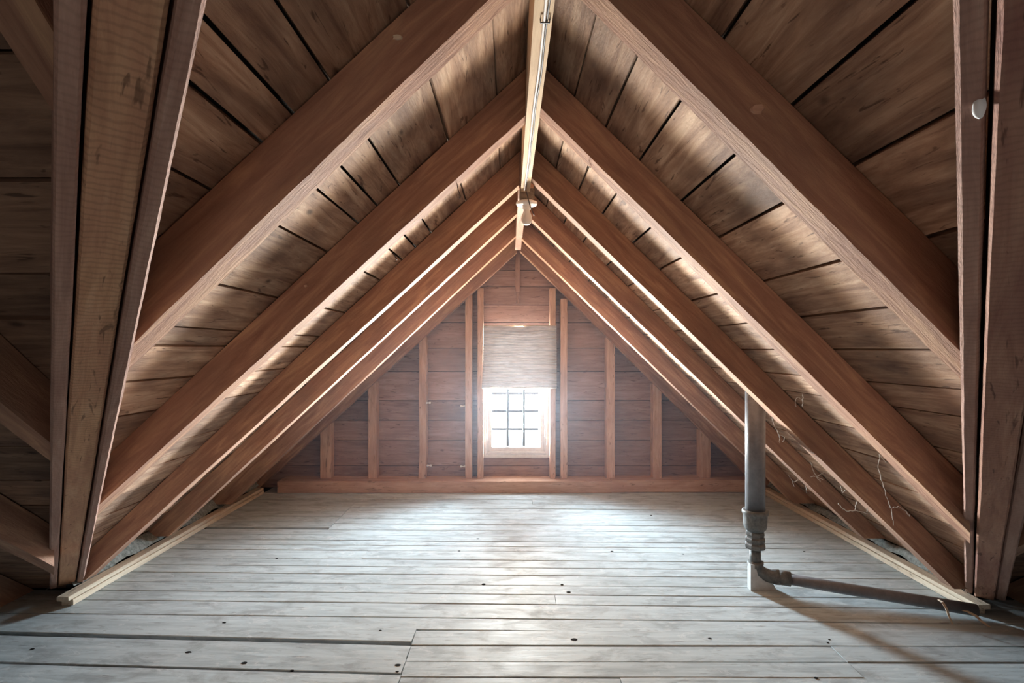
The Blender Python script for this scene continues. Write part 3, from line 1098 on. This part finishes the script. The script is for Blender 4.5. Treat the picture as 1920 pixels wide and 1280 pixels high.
# ---------------------------------------------------------------- cobwebs and small things
def web(strands, label, r=.0009):
    bm = bmesh.new()
    for st in strands:
        pts = [P(*q) for q in st]
        fine = []
        for a, b in zip(pts, pts[1:]):
            for k in range(4):
                q = a.lerp(b, k / 4)
                fine.append(q + Vector((random.uniform(-1, 1), 0, random.uniform(-1, 1))) * .0022)
        fine.append(pts[-1])
        tube_bm(fine, [r * random.uniform(.6, 1.7) for _ in fine], 5, bm)
    o = finish('cobweb', bm, M_WEB, Matrix.Translation(P(*strands[0][0])))
    tag(o, label, 'cobweb')


web([[(1447, 782, 2.2), (1453, 800, 2.2), (1461, 815, 2.2), (1462, 830, 2.2)], [(1461, 815, 2.2), (1472, 820, 2.2), (1468, 828, 2.2)]],
    'dusty cobweb tuft hanging from the third right rafter beside the pipe', .0012)
web([[(1519, 864, 2.2), (1524, 880, 2.2), (1531, 893, 2.2), (1543, 899, 2.2)], [(1520, 893, 2.2), (1531, 893, 2.2), (1544, 886, 2.2)], [(1531, 893, 2.2), (1538, 902, 2.2)]],
    'forked cobweb under the middle of the third right rafter', .0012)
web([[(1571, 943, 2.2), (1580, 953, 2.2), (1590, 958, 2.2), (1606, 957, 2.2), (1622, 961, 2.2), (1638, 968, 2.2)], [(1602, 956, 2.2), (1607, 940, 2.2)], [(1625, 960, 2.2), (1626, 951, 2.2)], [(1576, 910, 2.2), (1580, 925, 2.2), (1584, 918, 2.2)]],
    'pale drooping cobweb beneath the third right rafter near its foot', .0014)
web([[(1649, 852, 1.65), (1647, 875, 1.65), (1655, 905, 1.65), (1664, 935, 1.65), (1672, 955, 1.65), (1675, 985, 1.65)], [(1668, 952, 1.65), (1685, 950, 1.65), (1700, 960, 1.65), (1706, 968, 1.65)], [(1649, 852, 1.65), (1662, 868, 1.65)]],
    'long thin cobweb strand hanging from the second right rafter', .0009)
web([[(1505, 738, 1.65), (1506, 752, 1.65), (1505, 762, 1.65)], [(1505, 752, 1.65), (1496, 744, 1.65), (1490, 752, 1.65), (1493, 762, 1.65)]], 'short dangling web threads on the second right rafter')
web([[(1478, 890, 2.75), (1486, 903, 2.75), (1489, 912, 2.75)], [(1489, 903, 2.75), (1500, 899, 2.75), (1510, 908, 2.75), (1513, 925, 2.75)], [(1489, 903, 2.75), (1497, 897, 2.75)]], 'small web tuft on the fourth right rafter behind the pipe')
web([[(1765, 1065, 2.3), (1780, 1085, 2.28), (1795, 1098, 2.28), (1812, 1110, 2.26)], [(1790, 1082, 2.28), (1805, 1103, 2.26), (1818, 1112, 2.25)]], 'web threads in the corner at the near end of the right kerb', .0011)
web([[(78, 1040, 2.2), (88, 1045, 2.2), (96, 1030, 2.2)], [(82, 1036, 2.2), (88, 1050, 2.2)], [(8, 1045, 2.25), (12, 1062, 2.25), (30, 1066, 2.25), (60, 1058, 2.22), (82, 1036, 2.2)]], 'faint web tufts by the foot of the left valley rafter', .0013)


# silk cocoon in the gap of the right valley rafter
c = P(1836, 200, .585)
bm = bmesh.new()
bmesh.ops.create_icosphere(bm, subdivisions=3, radius=1)
for v in bm.verts:
    n = 1 + .12 * noise.noise(v.co * 2)
    v.co = Vector((v.co.x * .0062 * n, v.co.y * .006 * n, v.co.z * .0135 * n)) + c
tag(finish('silk_cocoon', bm, M_COCOON, Matrix.Translation(c), None, True), 'white silk cocoon stuck on the right valley rafter near the top', 'cocoon')

# paint chips and scars on timbers
def chip(px, py, D, w_, h_, label, mat=M_PALE, nrm=(0, -1, 0)):
    c = P(px, py, D)
    bm = bmesh.new()
    n = 12
    top, bot = [], []
    for k in range(n):
        a = 2 * math.pi * k / n
        r = random.uniform(.75, 1.1)
        q = Vector((math.cos(a) * w_ * r, 0, math.sin(a) * h_ * r))
        top.append(bm.verts.new(c + q * .8 + Vector((0, -.0025, 0))))
        bot.append(bm.verts.new(c + q + Vector((0, .001, 0))))
    bm.faces.new(top)
    bm.faces.new(bot[::-1])
    for k in range(n):
        bm.faces.new((top[k], bot[k], bot[(k + 1) % n], top[(k + 1) % n]))
    tag(finish('pale_chip', bm, mat, Matrix.Translation(c)), label, 'chip')


chip(745, 70, 1.028, .010, .006, 'small pale chip on the nearest left rafter')
chip(1421, 204, .978, .014, .011, 'pale round scar on the nearest right rafter', M_STUD)
chip(573, 536, 1.687, .007, .005, 'tiny pale fleck on the second left rafter', M_STUD)

# scattering volume added to imitate the lens glow around the window
mh = bpy.data.materials.new('added_glow_haze')
mh.use_nodes = True
th_ = mh.node_tree
th_.nodes.remove(th_.nodes['Principled BSDF'])
vs_ = N(th_, 'ShaderNodeVolumeScatter')
vs_.inputs['Color'].default_value = (0.72, 0.83, 1.0, 1)
vs_.inputs['Density'].default_value = 0.013
vs_.inputs['Anisotropy'].default_value = 0.2
th_.links.new(vs_.outputs[0], th_.nodes['Material Output'].inputs['Volume'])
hz = finish('haze', box_bm(-1.2, 1.3, 2.6, 4.13, 0.003, 1.78), mh)
tag(hz, 'faint bluish haze added for the glow around the window', 'haze', kind='stuff')

# bent nails hanging from two rafters
for pts, lab in (([(1108, 314, 1.66), (1102, 311, 1.66), (1096, 330, 1.66), (1090, 345, 1.67)], 'dark bent nail under the second right rafter, high up'),
                 ([(857, 345, 1.74), (859, 356, 1.73), (863, 366, 1.72), (862, 372, 1.72)], 'dark hook hanging from the second left rafter, high up'),
                 ([(735, 474, 1.72), (741, 480, 1.72), (744, 487, 1.72)], 'small dark nail under the second left rafter, halfway down')):
    q = [P(*p) for p in pts]
    tag(finish('bent_nail', tube_bm(q, .0016, 6), M_CABLE2, Matrix.Translation(q[0])), lab, 'nail')
c = P(1841, 1040, 1.873)
bm = box_bm(c.x - .004, c.x + .004, c.y - .002, c.y + .006, c.z - .018, c.z + .018)
bmesh.ops.bevel(bm, geom=bm.edges[:], offset=.0015, segments=1, affect='EDGES')
tag(finish('pale_chip', bm, M_SASH, Matrix.Translation(c)), 'upright white paint mark low on the right valley rafter', 'chip')
